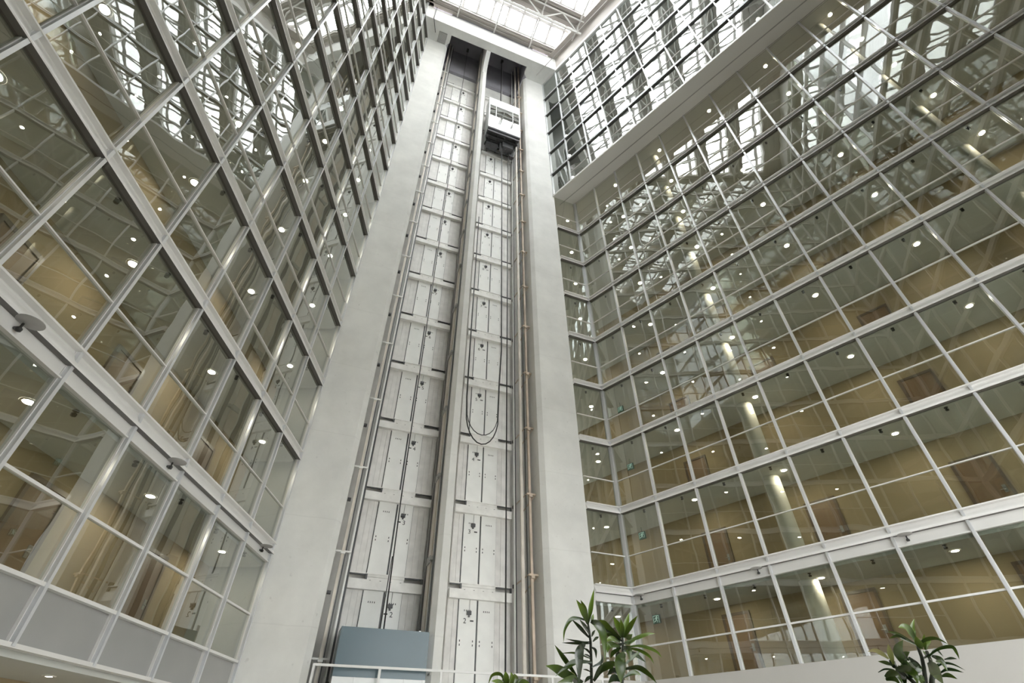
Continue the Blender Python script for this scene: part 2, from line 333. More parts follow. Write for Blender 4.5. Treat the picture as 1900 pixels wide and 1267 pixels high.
# ------------------------------------------------------------------ landing doors, one per floor and shaft
def num_mesh(txt):
    cu = bpy.data.curves.new('num', 'FONT'); cu.body = txt; cu.size = 0.27; cu.extrude = 0.002; cu.align_x = 'CENTER'
    o = bpy.data.objects.new('num', cu); C.objects.link(o); bpy.context.view_layer.update()
    me = bpy.data.meshes.new_from_object(o.evaluated_get(bpy.context.evaluated_depsgraph_get())); bpy.data.objects.remove(o)
    me.transform(Matrix.Rotation(pi / 2, 4, 'X')); me.materials.clear(); me.materials.append(M['black']); return me
def door_parts(u0, u1, la0, la1, lb0, lb1, lockside):
    P = {}
    mb = MB().box(u0, u1, -0.18, 0.02, 0, 0.36); mb.box(la0 + 0.02, lb1 - 0.02, -0.16, 0.02, 0.36, 0.45)
    for j in range(4): x = la0 + 0.15 + j * (lb1 - la0 - 0.3) / 3; mb.box(x - 0.03, x + 0.03, -0.182, -0.17, 0.33, 0.345, 1)
    P['door_header'] = mb.mesh('door_header', [M['header'], M['dkgrey']])
    mb = MB().box(u0, u1, -0.15, 0.02, 0.57, 0.61).box(la0, lb1, -0.12, 0.02, 0.47, 0.57)
    P['door_sill'] = mb.mesh('door_sill', [M['header']])
    mb = MB().box(u0, la0 + 0.02, -0.11, -0.06, 0.525, 0.57).box(lb1 - 0.02, u1, -0.11, -0.06, 0.525, 0.57)
    mb.box(la0 - 0.05, la0 + 0.02, -0.17, -0.06, 0.36, 0.57).box(u1 - 0.07, u1, -0.15, -0.06, 0.36, 0.57)
    P['sill_slot'] = mb.mesh('sill_slot', [M['dkgrey']])
    for nm, a, b in (('side_panel', u0, la0), ('side_panel', lb1, u1)):
        mb = MB(); n = max(2, int((b - a) / 0.22)); st = (b - a) / n
        mb.box(a, b, 0.05, 0.08, -2.99, 0.0)
        for j in range(n): mb.box(a + j * st + 0.02, a + (j + 1) * st - 0.02, 0.025, 0.05, -2.99, 0.0)
        P.setdefault('side_panel', []).append(mb.mesh('side_panel', [M['side']]))
    for a, b, dots in ((la0, la1, True), (lb0, lb1, True)):
        mb = MB().box(a, b, -0.03, 0.06, -2.99, 0.0)
        c = (a + b) / 2
        for j in range(4): x = c - 0.12 + j * 0.08; mb.box(x - 0.014, x + 0.014, -0.034, -0.02, -0.44, -0.38, 1)
        for x in (a + 0.1, b - 0.08):
            for z in (-1.5, -1.64): mb.box(x - 0.016, x + 0.016, -0.034, -0.02, z - 0.035, z + 0.035, 1)
        P.setdefault('door_leaf', []).append(mb.mesh('door_leaf', [M['leafpanel'], M['black']]))
    mb = MB().box(la1, la1 + (lb0 - la1) * 0.45, 0.0, 0.07, -2.99, 0.0, 0).box(la1 + (lb0 - la1) * 0.45, lb0, 0.02, 0.07, -2.99, 0, 1)
    mb.box(la0 - 0.035, la0 - 0.003, 0.0, 0.05, -2.99, 0, 1).box(lb1 + 0.003, lb1 + 0.018, 0.01, 0.05, -2.99, 0, 1)
    P['centre_post'] = mb.mesh('centre_post', [M['leafpanel'], M['dkgrey']])
    mb = MB().box(-0.09, 0.09, -0.12, -0.03, -0.07, 0.07).box(-0.05, 0.05, -0.15, -0.12, -0.05, 0.03); mb.box(-0.03, 0.03, -0.10, -0.03, -0.15, -0.07)
    mb.tube([(0.02, -0.06, 0.07), (0.02, -0.06, 0.5)], 0.007, 5)
    P['door_lock'] = mb.mesh('door_lock', [M['dkgrey']])
    P['label_plate'] = MB().box(-0.075, 0.075, -0.036, -0.03, -0.025, 0.025).mesh('label_plate', [M['black']])
    return P
DL = door_parts(2.97, 5.93, 3.65, 4.37, 4.50, 5.17, 'R'); DR = door_parts(7.08, 9.86, 7.57, 8.29, 8.40, 9.12, 'L')
def lift_door(P, k, side, lock, numu, dash):
    o = empty('elevator_door', FT, (0, 1.95, 5.28 + 3.6 * k))
    for nm in ('door_header', 'door_sill', 'sill_slot', 'centre_post'): put(nm, P[nm], o)
    for nm in ('side_panel', 'door_leaf'):
        for me in P[nm]: put(nm, me, o)
    put('door_lock', P['door_lock'], o, loc=(lock, 0, -0.5)); put('label_plate', P['label_plate'], o, loc=(dash, 0, -0.78))
    put('floor_number', num_mesh(str(k + 2)), o, loc=(numu, -0.035, -0.88))
    if k < 0: nmx = 'lowest door, cut by the bottom edge'
    tag(o, 'pale steel elevator landing door of the %s floor, %s shaft%s' % (ORD[k + 2], side, ' marked %d' % (k + 2) if k in (0, 1) else ''), 'elevator door', 'landing doors in the %s shaft' % side)
for k in range(-1, 14):
    lift_door(DL, k, 'left', 4.76, 4.84, 4.62); lift_door(DR, k, 'right', 8.0, 7.84, 8.14)

# ------------------------------------------------------------------ guide rails, brackets, cables
def vert(name, mats, boxes, label, cat, group=None, z0=GROUND, z1=61.0):
    mb = MB()
    for (a, b, c, d, mi) in boxes: mb.box(a, b, c, d, z0, z1, mi)
    return tag(mb.build(name, mats, fr=FT), label, cat, group)
def strip_v(name, mat, a, b, c, d, label, cat, z1=56.0): return vert(name, [M[mat]], [(a, b, c, d, 0)], label, cat, None, GROUND, 60.9)
strip_v('guide_rail', 'rail', 2.47, 2.58, 1.22, 1.32, 'beige steel guide rail beside the left pier in the left shaft', 'guide rail')
strip_v('cable_conduit', 'dkgrey', 2.62, 2.66, 1.42, 1.46, 'dark conduit just right of the beige rail in the left shaft', 'conduit')
strip_v('edge_channel', 'midgrey', 2.67, 2.76, 1.48, 1.60, 'grey channel strip in the left shaft beside the dark conduit', 'channel')
strip_v('edge_channel', 'leafpanel', 2.79, 2.855, 1.35, 1.42, 'pale narrow strip at the left edge of the left shaft doors', 'channel')
strip_v('edge_channel', 'dkgrey', 2.87, 2.95, 1.62, 1.70, 'dark narrow strip touching the left edge of the left shaft doors', 'channel')
strip_v('guide_rail', 'rail', 5.955, 6.015, 0.90, 1.35, 'flat beige guide rail on the side of the concrete fin', 'guide rail')
strip_v('cable_conduit', 'dkgrey', 5.985, 6.015, 0.36, 0.60, 'dark strip on the fin side in front of the flat beige rail', 'conduit')
strip_v('cable_conduit', 'dkgrey', 5.985, 6.015, 1.48, 1.72, 'dark strip on the fin side behind the flat beige rail', 'conduit')
strip_v('edge_channel', 'midgrey', 5.935, 5.98, 1.74, 1.89, 'grey strip between the left shaft doors and the fin', 'channel')
strip_v('edge_channel', 'leafpanel', 9.875, 9.925, 1.50, 1.60, 'pale strip right of the right shaft doors', 'channel')
strip_v('edge_channel', 'dkgrey', 9.94, 9.975, 1.50, 1.62, 'dark strip right of the right shaft doors', 'channel')
strip_v('guide_rail', 'rail', 10.0, 10.13, 0.95, 1.06, 'beige steel guide rail right of the doors in the right shaft', 'guide rail')
strip_v('edge_channel', 'dkgrey', 10.16, 10.21, 1.25, 1.40, 'dark slot strip behind the beige rail of the right shaft', 'channel')
strip_v('guide_rail', 'rust', 10.36, 10.47, 0.80, 0.90, 'rust-stained rail on triangular brackets beside the right pier', 'guide rail')
strip_v('cable_conduit', 'black', 6.56, 6.60, 1.5, 1.54, 'thin black strip for the edge shadow on the right side of the concrete fin', 'conduit')  # black strip standing in for the shadow line along the fin's right edge
strip_v('cable_conduit', 'black', 10.20, 10.245, 0.84, 0.885, 'black cable bundle between the two rails beside the right pier', 'conduit')
bl = MB().box(2.21, 2.84, 1.22, 1.28, -0.03, 0.03).bar((2.80, 1.25, 0), (2.80, 2.1, -0.45), 0.03).bar((2.25, 1.25, 0), (2.25, 2.1, 0.0), 0.04)
bl.box(2.44, 2.62, 1.16, 1.34, -0.10, -0.03)
bl = bl.mesh('rail_bracket', [M['leafpanel']])
br = MB().box(10.24, 10.69, 0.72, 0.80, -0.04, 0.04).bar((10.24, 0.77, 0), (10.10, 1.85, -0.13), 0.05).bar((10.66, 0.77, 0), (10.36, 1.6, -0.55), 0.055)
br.box(10.34, 10.50, 0.70, 0.90, -0.14, -0.03)
br = br.mesh('rail_bracket', [M['rust']])
pod = MB().box(2.26, 2.40, 1.25, 1.45, -0.045, 0.045).mesh('rail_clip', [M['dkgrey']])
clip = MB().box(5.90, 5.955, 0.80, 1.30, -0.14, 0.14).box(5.88, 6.01, 0.62, 0.88, -0.07, 0.07).mesh('rail_clip', [M['midgrey']])
clr = MB().box(10.05, 10.15, 1.95, 2.2, -0.07, 0.07).mesh('rail_clip', [M['dkgrey']])
for k in range(-1, 14):
    fn = ORD[k + 2]
    tag(put('rail_bracket', bl, fr=FT, loc=(0, 0, 6.43 + 3.6 * k)), 'pale flat bracket carrying the left pier rail, just above the %s floor door header' % fn, 'bracket', 'rail brackets in the left shaft')
    tag(put('rail_bracket', br, fr=FT, loc=(0, 0, 6.19 + 3.6 * k)), 'triangular rusty bracket on the right pier, just above the %s floor door header' % fn, 'bracket', 'rail brackets in the right shaft')
    if k >= 0: tag(put('rail_clip', pod, fr=FT, loc=(0, 0, 4.95 + 3.6 * k)), 'dark clip on the left pier rail, beside the top of the %s floor door' % fn, 'rail clip', 'rail clips by the left pier')
    if k >= 0: tag(put('rail_clip', clip, fr=FT, loc=(0, 0, 6.38 + 3.6 * k)), 'grey clip on the rail beside the fin, above the %s floor left door' % fn, 'rail clip', 'rail clips by the fin')
    tag(put('rail_clip', clr, fr=FT, loc=(0, 0, 6.03 + 3.6 * k)), 'dark clip right of the right shaft doors, above the %s floor door' % fn, 'rail clip', 'rail clips in the right shaft')
def cable(pts, r, label, mat='black', seg=6):
    return tag(MB().tube(pts, r, seg).build('hoist_cable' if 'hoist' in label else 'cable', M[mat], fr=FT), label, 'cable')
cable([(4.50, 0.95, 3.7), (4.46, 1.2, 9), (4.46, 1.2, 60.6)], 0.028, 'long black hoist cable dropping to the lower car in the left shaft')
cable([(4.36, 0.9, 3.6), (4.38, 0.95, 4.6), (4.44, 1.1, 6.4)], 0.02, 'short black cable hanging slack onto the lower car roof')
tag(MB().box(4.36, 4.58, 1.1, 1.3, 60.6, 61.19).build('sheave_block', M['black'], fr=FT), 'black block at the ceiling of the left shaft where the cable starts', 'hoist block')
tag(MB().box(8.34, 8.60, 0.8, 1.05, 60.7, 61.19).build('sheave_block', M['black'], fr=FT), 'black block at the ceiling of the right shaft above the upper car', 'hoist block')
cable([(8.44, 0.92, 48.3), (8.44, 0.92, 60.7)], 0.05, 'thick black hoist cable holding the upper car in the right shaft')
cable([(8.55, 0.92, 48.3), (8.55, 0.92, 60.7)], 0.025, 'thin pale hoist cable beside the thick one above the upper car', 'steel')
cable([(9.30, 1.05, GROUND), (9.30, 1.05, 42.0)], 0.034, 'straight black chain hanging from the upper car to the pit')
tc = tag(empty('travelling_cable', FT), 'pair of black travelling cables looped below the upper car', 'cable')
for lab, du, dz, r in (('outer_loop', 0.0, 0.0, 0.030), ('inner_loop', 0.03, 0.42, 0.022)):
    pts = [(6.93 + du * 0.3, 0.62, 30.0), (6.92 + du, 0.62, 17.0), (6.93 + du, 0.6, 14.4)]
    for i in range(1, 12):
        a = pi + pi * i / 12; pts.append((7.80 + (0.86 - du) * cos(a) + 0.02, 0.6, 13.6 + dz * 0.2 + (1.75 - dz) * sin(a)))
    pts += [(8.70 - du, 0.6, 15.6), (8.80 - du, 0.6, 18.0), (8.72 - du, 0.7, 30), (8.62 - du, 0.80, 41.9)]
    MB().tube(pts, r, 6).build(lab, M['black'], tc)

# ------------------------------------------------------------------ the two cars
def car(z0, fascia, label, low):
    o = tag(empty('elevator_car', FT, (8.52 if not low else 4.45, -0.12, z0)), label, 'elevator car')
    W = 1.52; H = 5.75
    V = 1.34
    MB().box(-W, W, 0, 0.95, H - 1.42, H).box(-V, V, 0.95, 1.75, H - 1.42, H).build('roof_fascia', M[fascia], o)
    MB().box(-W, W, 0, 0.95, 0, 0.95).box(-V, V, 0.95, 1.75, 0, 0.95).build('skirt_panel', M['carwhite'], o)
    MB().box(-V, V, 1.70, 1.75, 0.95, H - 1.42).build('rear_wall', M['leafpanel'], o)
    for x in (-W, W - 0.10): MB().box(x, x + 0.10, 0, 0.10, 0.95, H - 1.42).build('corner_post', M['carwhite'], o)
    for x in (-W, W - 0.05): MB().box(x, x + 0.05, 0.10, 0.95, 0.95, H - 1.42).box(-V if x < 0 else V - 0.04, -V + 0.04 if x < 0 else V, 0.95, 1.7, 0.95, H - 1.42).box(-W if x < 0 else V - 0.04, -V + 0.04 if x < 0 else W, 0.90, 0.95, 0.95, H - 1.42).build('side_wall', M['carwhite'], o)
    for x in (-0.84, 0.79): MB().box(x, x + 0.05, 0.0, 0.06, 0.95, H - 1.42).build('window_mullion', M['carwhite'], o)
    for a, b in ((-W + 0.1, -0.84), (-0.79, 0.79), (0.84, W - 0.1)): MB().box(a, b, 0.02, 0.035, 0.95, H - 1.42).build('window_pane', M['carwhite' if low else 'carglass'], o)
    h = MB().tube([(-W + 0.12, 0.12, 1.95), (W - 0.12, 0.12, 1.95)], 0.03, 8); h.bar((-1.1, 0.12, 0.95), (-1.1, 0.12, 1.95), 0.03).bar((1.1, 0.12, 0.95), (1.1, 0.12, 1.95), 0.03)
    h.build('handrail', M['steel'], o)
    b = MB()
    b.box(-W + 0.03, W - 0.03, 0.05, 0.9, -0.12, 0.0).box(-V, V, 0.9, 1.7, -0.12, 0)
    for y in (0.15, 0.55, 0.98, 1.5): q = W - 0.05 if y < 0.9 else V; b.box(-q, q, y, y + 0.07, -0.42, -0.12)
    for x in (-1.2, -0.5, 0.2, 0.9, 1.25): b.box(x, x + 0.06, 0.15, 1.6, -0.32, -0.12)
    b.build('underframe', M['dkgrey'], o)
    if not low:
        g = MB().box(0.1, 1.1, 0.7, 1.4, -1.15, -0.42).box(-1.3, -0.2, 1.1, 1.5, -0.9, -0.42).box(-0.1, 0.1, 0.9, 1.1, -1.5, -0.3)
        g.tube([(-1.3, 1.2, -0.75), (1.3, 1.2, -0.75)], 0.06, 8).tube([(-1.2, 1.4, -1.2), (1.3, 1.4, -1.2)], 0.05, 8).box(0.9, 1.3, 1.2, 1.5, -1.5, -0.7)
        for x in (-0.9, 0.5, 0.75): g.bar((x, 1.0, -0.4), (x, 1.3, -1.45), 0.05)
        g.tube([(0.3, 0.9, -0.3), (0.15, 0.75, -0.9), (0.35, 0.85, -1.45), (0.5, 0.95, -1.0)], 0.035, 6)
        g.build('underslung_gear', M['dkgrey'], o)
    for x in (-V - 0.07, V + 0.005): MB().box(x, x + 0.065, 0.97, 1.17, -0.5, H + 0.2).build('sling_post', M['steel'], o)
    return o
car(42.45, 'carwhite', 'white glazed elevator car high up in the right shaft', False)
car(3.62 - 5.75, 'carteal', 'elevator car with slate blue panel at the bottom of the left shaft', True)

# guard rail in front of the tower, on the landing slab
struct(MB().box(2.0, 13.5, -0.55, -0.02, 1.1, 1.42).build('floor_landing', M['conc'], fr=FT))
g = tag(empty('guard_rail', FT, (0, -0.38, 1.42)), 'white steel guard rail across the foot of the lift tower', 'railing')
MB().box(2.25, 13.2, -0.03, 0.03, 1.0, 1.07).build('top_rail', M['white'], g)
MB().box(2.25, 13.2, -0.02, 0.02, 0.12, 0.16).build('bottom_rail', M['white'], g)
for u in (2.25, 4.33, 6.40, 8.47, 10.54, 12.6): MB().box(u, u + 0.08, -0.03, 0.03, 0, 1.0).build('rail_post', M['white'], g)
for u in (6.05, 11.1): MB().box(u, u + 0.05, 0.03, 0.36, 0.9, 0.97).build('rail_bracket', M['midgrey'], g)

# ================================================================== LEFT GLASS WALL
LEN_L, VIS_L = 25.8, 8
mul = lambda z0, z1, d=0.13, wv=0.075: MB().box(-wv / 2, wv / 2, -d, 0.05, z0, z1, 0).box(-wv / 2 - 0.018, wv / 2 + 0.018, -d * 0.35, 0.05, z0, z1, 1)
m_l = mul(1.52, ROOF + 0.2).mesh('mullion', [M['mull'], M['white']])
for j in range(0, 13): struct(put(seq('trim'), m_l, fr=FL, loc=(-(BAY_L * j) - (0.05 if j == 0 else 0), 0, 0)), 'vertical aluminium mullion of the left glass wall', None)
for k in range(0, 16):
    h = 0.38 if k < 4 else 0.36
    zb = zLt(k) - h
    prof = [(y, z + zb) for y, z in beam_prof(h, 0.17 if k == 0 else 0.14)]
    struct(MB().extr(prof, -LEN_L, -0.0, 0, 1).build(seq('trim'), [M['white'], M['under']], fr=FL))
struct(MB().box(-LEN_L, 0, -0.03, 0.06, 5.40, 5.68).box(-LEN_L, 0, -0.10, 0.06, 5.38, 5.41).build(seq('trim'), M['white'], fr=FL))
struct(MB().box(-LEN_L, 0, -0.11, 0.06, 2.425, 2.49).build(seq('trim'), M['white'], fr=FL))
struct(MB().box(-LEN_L, 0, -0.11, 0.08, 1.50, 1.57).build(seq('trim'), M['white'], fr=FL))
sp = MB().box(-BAY_L + 0.04, -0.04, 0.02, 0.05, 1.57, 2.43).mesh('spandrel_panel', [M['frost']])
for j in range(12): struct(put(seq('trim'), sp, fr=FL, loc=(-BAY_L * j, 0, 0)))
def pane_mesh(wd, h, mat):
    me = MB(); me.poly([(0, 0, 0), (wd, 0, 0), (wd, 0, h), (0, 0, h)]); return me.mesh('window_pane', [mat])
def tran_mesh(wd, t): return MB().box(0.03, wd - 0.03, -0.05, 0.04, -t / 2, t / 2).mesh('transom', [M['white']])
spans_L = [(-1, 2.49, 5.38)] + [(k, zLt(k), zLb(k + 1)) for k in range(0, 15)]
tm = {0: tran_mesh(BAY_L, 0.055), 1: tran_mesh(BAY_L, 0.03), 2: tran_mesh(BAY_R, 0.055), 3: tran_mesh(BAY_R, 0.03), 4: tran_mesh(BAY_B, 0.03), 5: tran_mesh(RETL, 0.04)}
for k, a, b in spans_L:
    pm = pane_mesh(BAY_L, b - a, M['glassL']); big = pane_mesh(LEN_L - VIS_L * BAY_L, b - a, M['glassL'])
    for j in range(VIS_L):
        o = struct(put(seq('window'), pm, fr=FL, loc=(-BAY_L * (j + 1), 0, a)))
        put('transom', tm[0 if k < 0 else 1], o, loc=(0, 0, 1.27))
    struct(put(seq('window'), big, fr=FL, loc=(-LEN_L, 0, a)))

# corridors behind it
def slab(poly, z0, z1, name, mats): return struct(MB().prism([(p.x, p.y) for p in poly], z0, z1).build(name, mats))
def PL(x, y): return FL @ Vector((x, y, 0))
def PR(x, y): return FR @ Vector((x, y, 0))
def PB(x, y): return FB @ Vector((x, y, 0))
polyL = [PL(2.2, 0.08), PL(2.2, 6), PL(-LEN_L, 6), PL(-LEN_L, 0.08)]
polyL[0] = PL(0.0, 0.08)
slab([PL(0, 0.09), PL(2.5, 6), PL(-LEN_L, 6), PL(-LEN_L, 0.09)], 1.40, 2.40, 'ceiling_under_left_wall', [M['ceil']])
for k in range(0, 16):
    z0 = (5.28 if k == 0 else zLb(k)); slab([PL(0, 0.09), PL(2.5, 6), PL(-LEN_L, 6), PL(-LEN_L, 0.09)], z0, zLt(k) - 0.03, 'ceiling_left_%d' % (k + 2), [M['ceil']])
struct(MB().box(-LEN_L, 4, 1.95, 2.2, 2.4, ROOF + 0.3).build('wall_left_corridor', M['tan'], fr=FL))
struct(MB().box(-LEN_L, 4, 2.05, 2.4, GROUND, 1.40).build('wall_left_ground', M['tan'], fr=FL))
struct(MB().box(0.12, 0.3, 0.1, 6, GROUND, ROOF + 0.3).build('wall_left_end', M['tangrey'], fr=FL))

# ================================================================== RIGHT GLASS WALL
LEN_R, VIS_R = 26.5, 12
OFFB = -1.758
m_r = mul(2.5, 35.0, 0.12, 0.08).mesh('mullion', [M['mull'], M['white']])
for j in range(0, 13): struct(put(seq('trim'), m_r, fr=FR, loc=(2.06 + BAY_R * (j - 0), 0, 0)))
struct(MB().box(-0.11, 0.10, -0.13, 0.10, 2.5, 35.0).build(seq('trim'), M['mull'], fr=FR))
for k in range(0, 8):
    h = 0.34; prof = [(y, z + zRb(k)) for y, z in beam_prof(h, 0.17 if k == 0 else 0.15)]
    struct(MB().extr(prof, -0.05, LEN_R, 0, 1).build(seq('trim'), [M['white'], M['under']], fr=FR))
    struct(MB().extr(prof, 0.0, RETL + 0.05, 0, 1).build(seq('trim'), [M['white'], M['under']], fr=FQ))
struct(MB().box(-0.02, LEN_R, -0.03, 0.06, 5.24, 5.53).box(-0.02, LEN_R, -0.10, 0.06, 5.20, 5.24).build(seq('trim'), M['white'], fr=FR))
struct(MB().box(0, RETL, -0.03, 0.06, 5.24, 5.53).box(0, RETL, -0.10, 0.06, 5.20, 5.24).build(seq('trim'), M['white'], fr=FQ))
struct(MB().box(0.0, LEN_R, -0.06, 0.3, GROUND, 2.5).build('wall_right', M['wallpale'], fr=FR))
struct(MB().box(0, RETL, -0.06, 0.3, GROUND, 2.5).build('wall_right_return', M['wallpale'], fr=FQ))
spans_R = [(-1, 2.5, 5.20)] + [(k, zRt(k), zRb(k + 1)) for k in range(0, 7)] + [(7, zRt(7), 34.9)]
for k, a, b in spans_R:
    pm = pane_mesh(BAY_R, b - a, M['glassR']); pq = pane_mesh(RETL, b - a, M['glassR'])
    first = pane_mesh(2.06, b - a, M['glassR'])
    for j in range(VIS_R + 1):
        o = struct(put(seq('window'), first if j == 0 else pm, fr=FR, loc=(0 if j == 0 else 2.06 + BAY_R * (j - 1), 0, a)))
        put('transom', tm[2 if k < 0 else 3], o, loc=(0, 0, 1.15 if k < 0 else 1.33))
    o = struct(put(seq('window'), pq, fr=FQ, loc=(0, 0, a))); put('transom', tm[5], o, loc=(0, 0, 1.15 if k < 0 else 1.33))
polyR = [PR(0.05, 0.09), PR(LEN_R, 0.09), PR(LEN_R, 7), PR(-6, 7)]
tb = TR + TN * 6.0
polyR = [QQ + RN * 0.09 + RD * 0.03, PR(LEN_R, 0.09), PR(LEN_R, 7), PR(-8, 7), tb + TD * 0.05, TR + TD * 0.10 + TN * 0.12]
for k in range(0, 8): slab(polyR, 5.10 if k == 0 else zRb(k), zRt(k) - 0.03, 'ceiling_right_%d' % (k + 2), [M['ceil']])
slab(polyR, 2.2, 2.45, 'floor_right_2', [M['carpet']])
struct(MB().box(-9, LEN_R, 2.55, 2.8, 2.4, 34.9).build('wall_right_corridor', M['tan'], fr=FR))
struct(MB().box(TW + 0.04, TW + 0.10, 0.2, 8, 2.4, ROOF).build('wall_right_end', M['tangrey'], fr=FT))
# the seam lines of the soffit under the upper wall are part of the soffit slab
polyB = [PB(0.02, 0.08), PB(LEN_R + 1, 0.08), PB(LEN_R + 1, 9), PB(-7, 9), tb + TD * 0.05, TR + TD * 0.1 + TN * 0.12]
mb = MB().prism([(p.x, p.y) for p in polyB], 34.9, 35.2)
o = struct(mb.build('ceiling_soffit', [M['white'], M['dkgrey']]))
sm = MB().box(-0.2, LEN_R, 0.86, 0.875, -0.012, 0.0).box(-0.2, LEN_R, 0.905, 0.915, -0.012, 0.0).box(0.4, LEN_R, 1.70, 1.715, -0.012, 0.0)
struct(sm.build('trim_soffit_seam', [M['dkgrey']], fr=FB, loc=(0, 0, 34.9)))

# ================================================================== UPPER RIGHT GLASS WALL
def zBt(k): return zRt(k)            # k = 9 ..
m_b = mul(34.95, 56.9, 0.10, 0.07).mesh('mullion', [M['mull'], M['white']])
for j in range(13): struct(put(seq('trim'), m_b, fr=FB, loc=(1.85 + BAY_B * j, 0, 0)))
struct(MB().box(-0.02, 0.07, -0.10, 0.05, 34.9, 56.4).build(seq('trim'), M['mull'], fr=FB))
struct(MB().box(-0.05, LEN_R + 1, -0.14, 0.07, 34.86, 35.06).build(seq('trim'), M['white'], fr=FB))
for k in range(9, 14):
    z = zBt(k)
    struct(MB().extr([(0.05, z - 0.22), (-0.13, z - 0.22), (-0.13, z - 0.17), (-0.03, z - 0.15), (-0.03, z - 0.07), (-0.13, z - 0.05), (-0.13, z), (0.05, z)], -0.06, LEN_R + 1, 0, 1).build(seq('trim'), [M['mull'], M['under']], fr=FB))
struct(MB().box(-0.05, LEN_R + 1, -0.16, 0.1, 56.25, 56.75).build(seq('trim'), M['white'], fr=FB))
struct(MB().box(-0.05, LEN_R + 1, 0.0, 0.2, 56.75, 60.6).build('wall_right_parapet', M['deck'], fr=FB))
spans_B = [(8, 35.06, zBt(9) - 0.22)] + [(k, zBt(k), zBt(k + 1) - 0.22) for k in range(9, 13)] + [(13, zBt(13), 56.25)]
for k, a, b in spans_B:
    pm = pane_mesh(BAY_B, b - a, M['glassB']); p0 = pane_mesh(1.85, b - a, M['glassB'])
    for j in range(13):
        o = struct(put(seq('window'), p0 if j == 0 else pm, fr=FB, loc=(0 if j == 0 else 1.85 + BAY_B * (j - 1), 0, a)))
        if j: put('transom', tm[4], o, loc=(0, 0, 1.25))
for k in range(9, 15): slab(polyB, zBt(k) - 0.36, zBt(k) - 0.02, 'ceiling_upper_right_%d' % (k + 2), [M['ceil']])
struct(MB().box(-9, LEN_R + 1, 4.30, 4.5, 35.0, 60.0).build('wall_upper_right_corridor', M['tangrey'], fr=FB))

# ================================================================== ROOF
def ru0(n): return 0.3623 * n
def ru1(n): return TW - 0.421 * n
mb = MB()
def strip(mb, n0, n1, z0, z1, du=0.0, mi=0):
    q = [(ru0(n1) - du, n1), (ru1(n1) + du, n1), (ru1(n0) + du, n0), (ru0(n0) - du, n0)]; mb.prism(q, z0, z1, mi)
GN = [(-1.9, -2.75)] + [(-5.25 - 4.05 * i, -6.75 - 4.05 * i) for i in range(5)]
for i, (a, b) in enumerate(GN):
    if i == 5: b = NEND - 0.4
    mb = MB(); strip(mb, a, b, 59.75, 60.1, 0.3)
    for c in ((0.25, 0.55, 0.8) if i else (0.35, 0.7)):
        nn = a + (b - a) * c; strip(mb, nn, nn - 0.08, 59.62, 59.75, 0.2)
    struct(mb.build('ceiling_roof_gutter_%d' % (i + 1), M['deck'], fr=FT))
struct(MB().box(-3, 14, -1.9, 8, 61.6, 61.9).build('ceiling_tower_roof', M['shadeconc'], fr=FT))
struct(MB().box(-LEN_L - 2, 6, 0.06, 8, ROOF + 0.2, ROOF + 0.6).build('ceiling_left_roof', M['shadeconc'], fr=FL))
struct(MB().box(-9, LEN_R + 3, 0.06, 12, ROOF + 0.2, ROOF + 0.6).build('ceiling_right_roof', M['shadeconc'], fr=FB))
struct(MB().box(-0.8, LEN_R + 1, -0.75, -0.0, 59.55, 60.1).build('ceiling_roof_edge_right', M['deck'], fr=FB))
struct(MB().box(-LEN_L - 1, 0, -0.55, 0.0, 59.75, 60.1).build('ceiling_roof_edge_left', M['deck'], fr=FL))
bays = [(-2.75, -5.25)] + [(-6.75 - 4.05 * i, -9.30 - 4.05 * i) for i in range(4)]
for i, (a, b) in enumerate(bays):
    nb = 11 + i
    U0, U1 = ru0(a) + 0.5, ru1(a) - 0.8
    o = None
    st = 1.57; u = 2.70 - st * (3 + i)
    while u < ru1(b):
        x0, x1 = max(u, ru0(b)), min(u + st, ru1(b) - 0.4)
        if x1 - x0 > 0.3:
            p = MB(); p.poly([(x0, a, 60.15), (x1, a, 60.15), (x1, b, 60.75), (x0, b, 60.75)][::-1])
            o = struct(p.build(seq('window'), M['skyglass'], fr=FT))
            f = MB().bar((x0, a, 60.10), (x0, b, 60.70), 0.19)
            f.bar((x0, a + (b - a) * 0.72, 60.12 + 0.43), (x1, a + (b - a) * 0.72, 60.12 + 0.43), 0.24); f.bar((x0, a, 60.12), (x1, a, 60.12), 0.16); f.bar((x0, b, 60.7), (x1, b, 60.7), 0.14)
            f.build('glazing_bar', M['midgrey'], o)
        u += st
    c = MB(); strip(c, b + 0.05, b - 0.05, 60.0, 60.75, 0.3); struct(c.build('trim_roof_kerb_%d' % (i + 1), M['truss'], fr=FT))
# rafters running away from the tower
for i in range(-2, 6):
    u = 2.43 + 4.07 * i
    n0 = -1.9; n1 = NEND
    if u < 0: n0 = u / 0.3623 - 0.1
    if u > TW: n0 = (TW - u) / 0.421 - 0.1
    if n0 - n1 < 2: continue
    o = MB().box(u - 0.07, u + 0.07, n1, n0, 59.5, 59.74).build('roof_rafter', M['truss'], fr=FT)
    place = 'leftmost of the rafters seen above the tower' if i == 0 else ('over the middle of the tower beam' if i == 1 else ('rightmost of the rafters that land on the tower beam' if i == 2 else 'beyond the %s side of the tower, number %d out' % ('left' if i < 0 else 'right', -i if i < 0 else i - 2)))
    tag(o, 'white steel roof rafter, ' + place, 'roof rafter', 'rafters under the skylight')
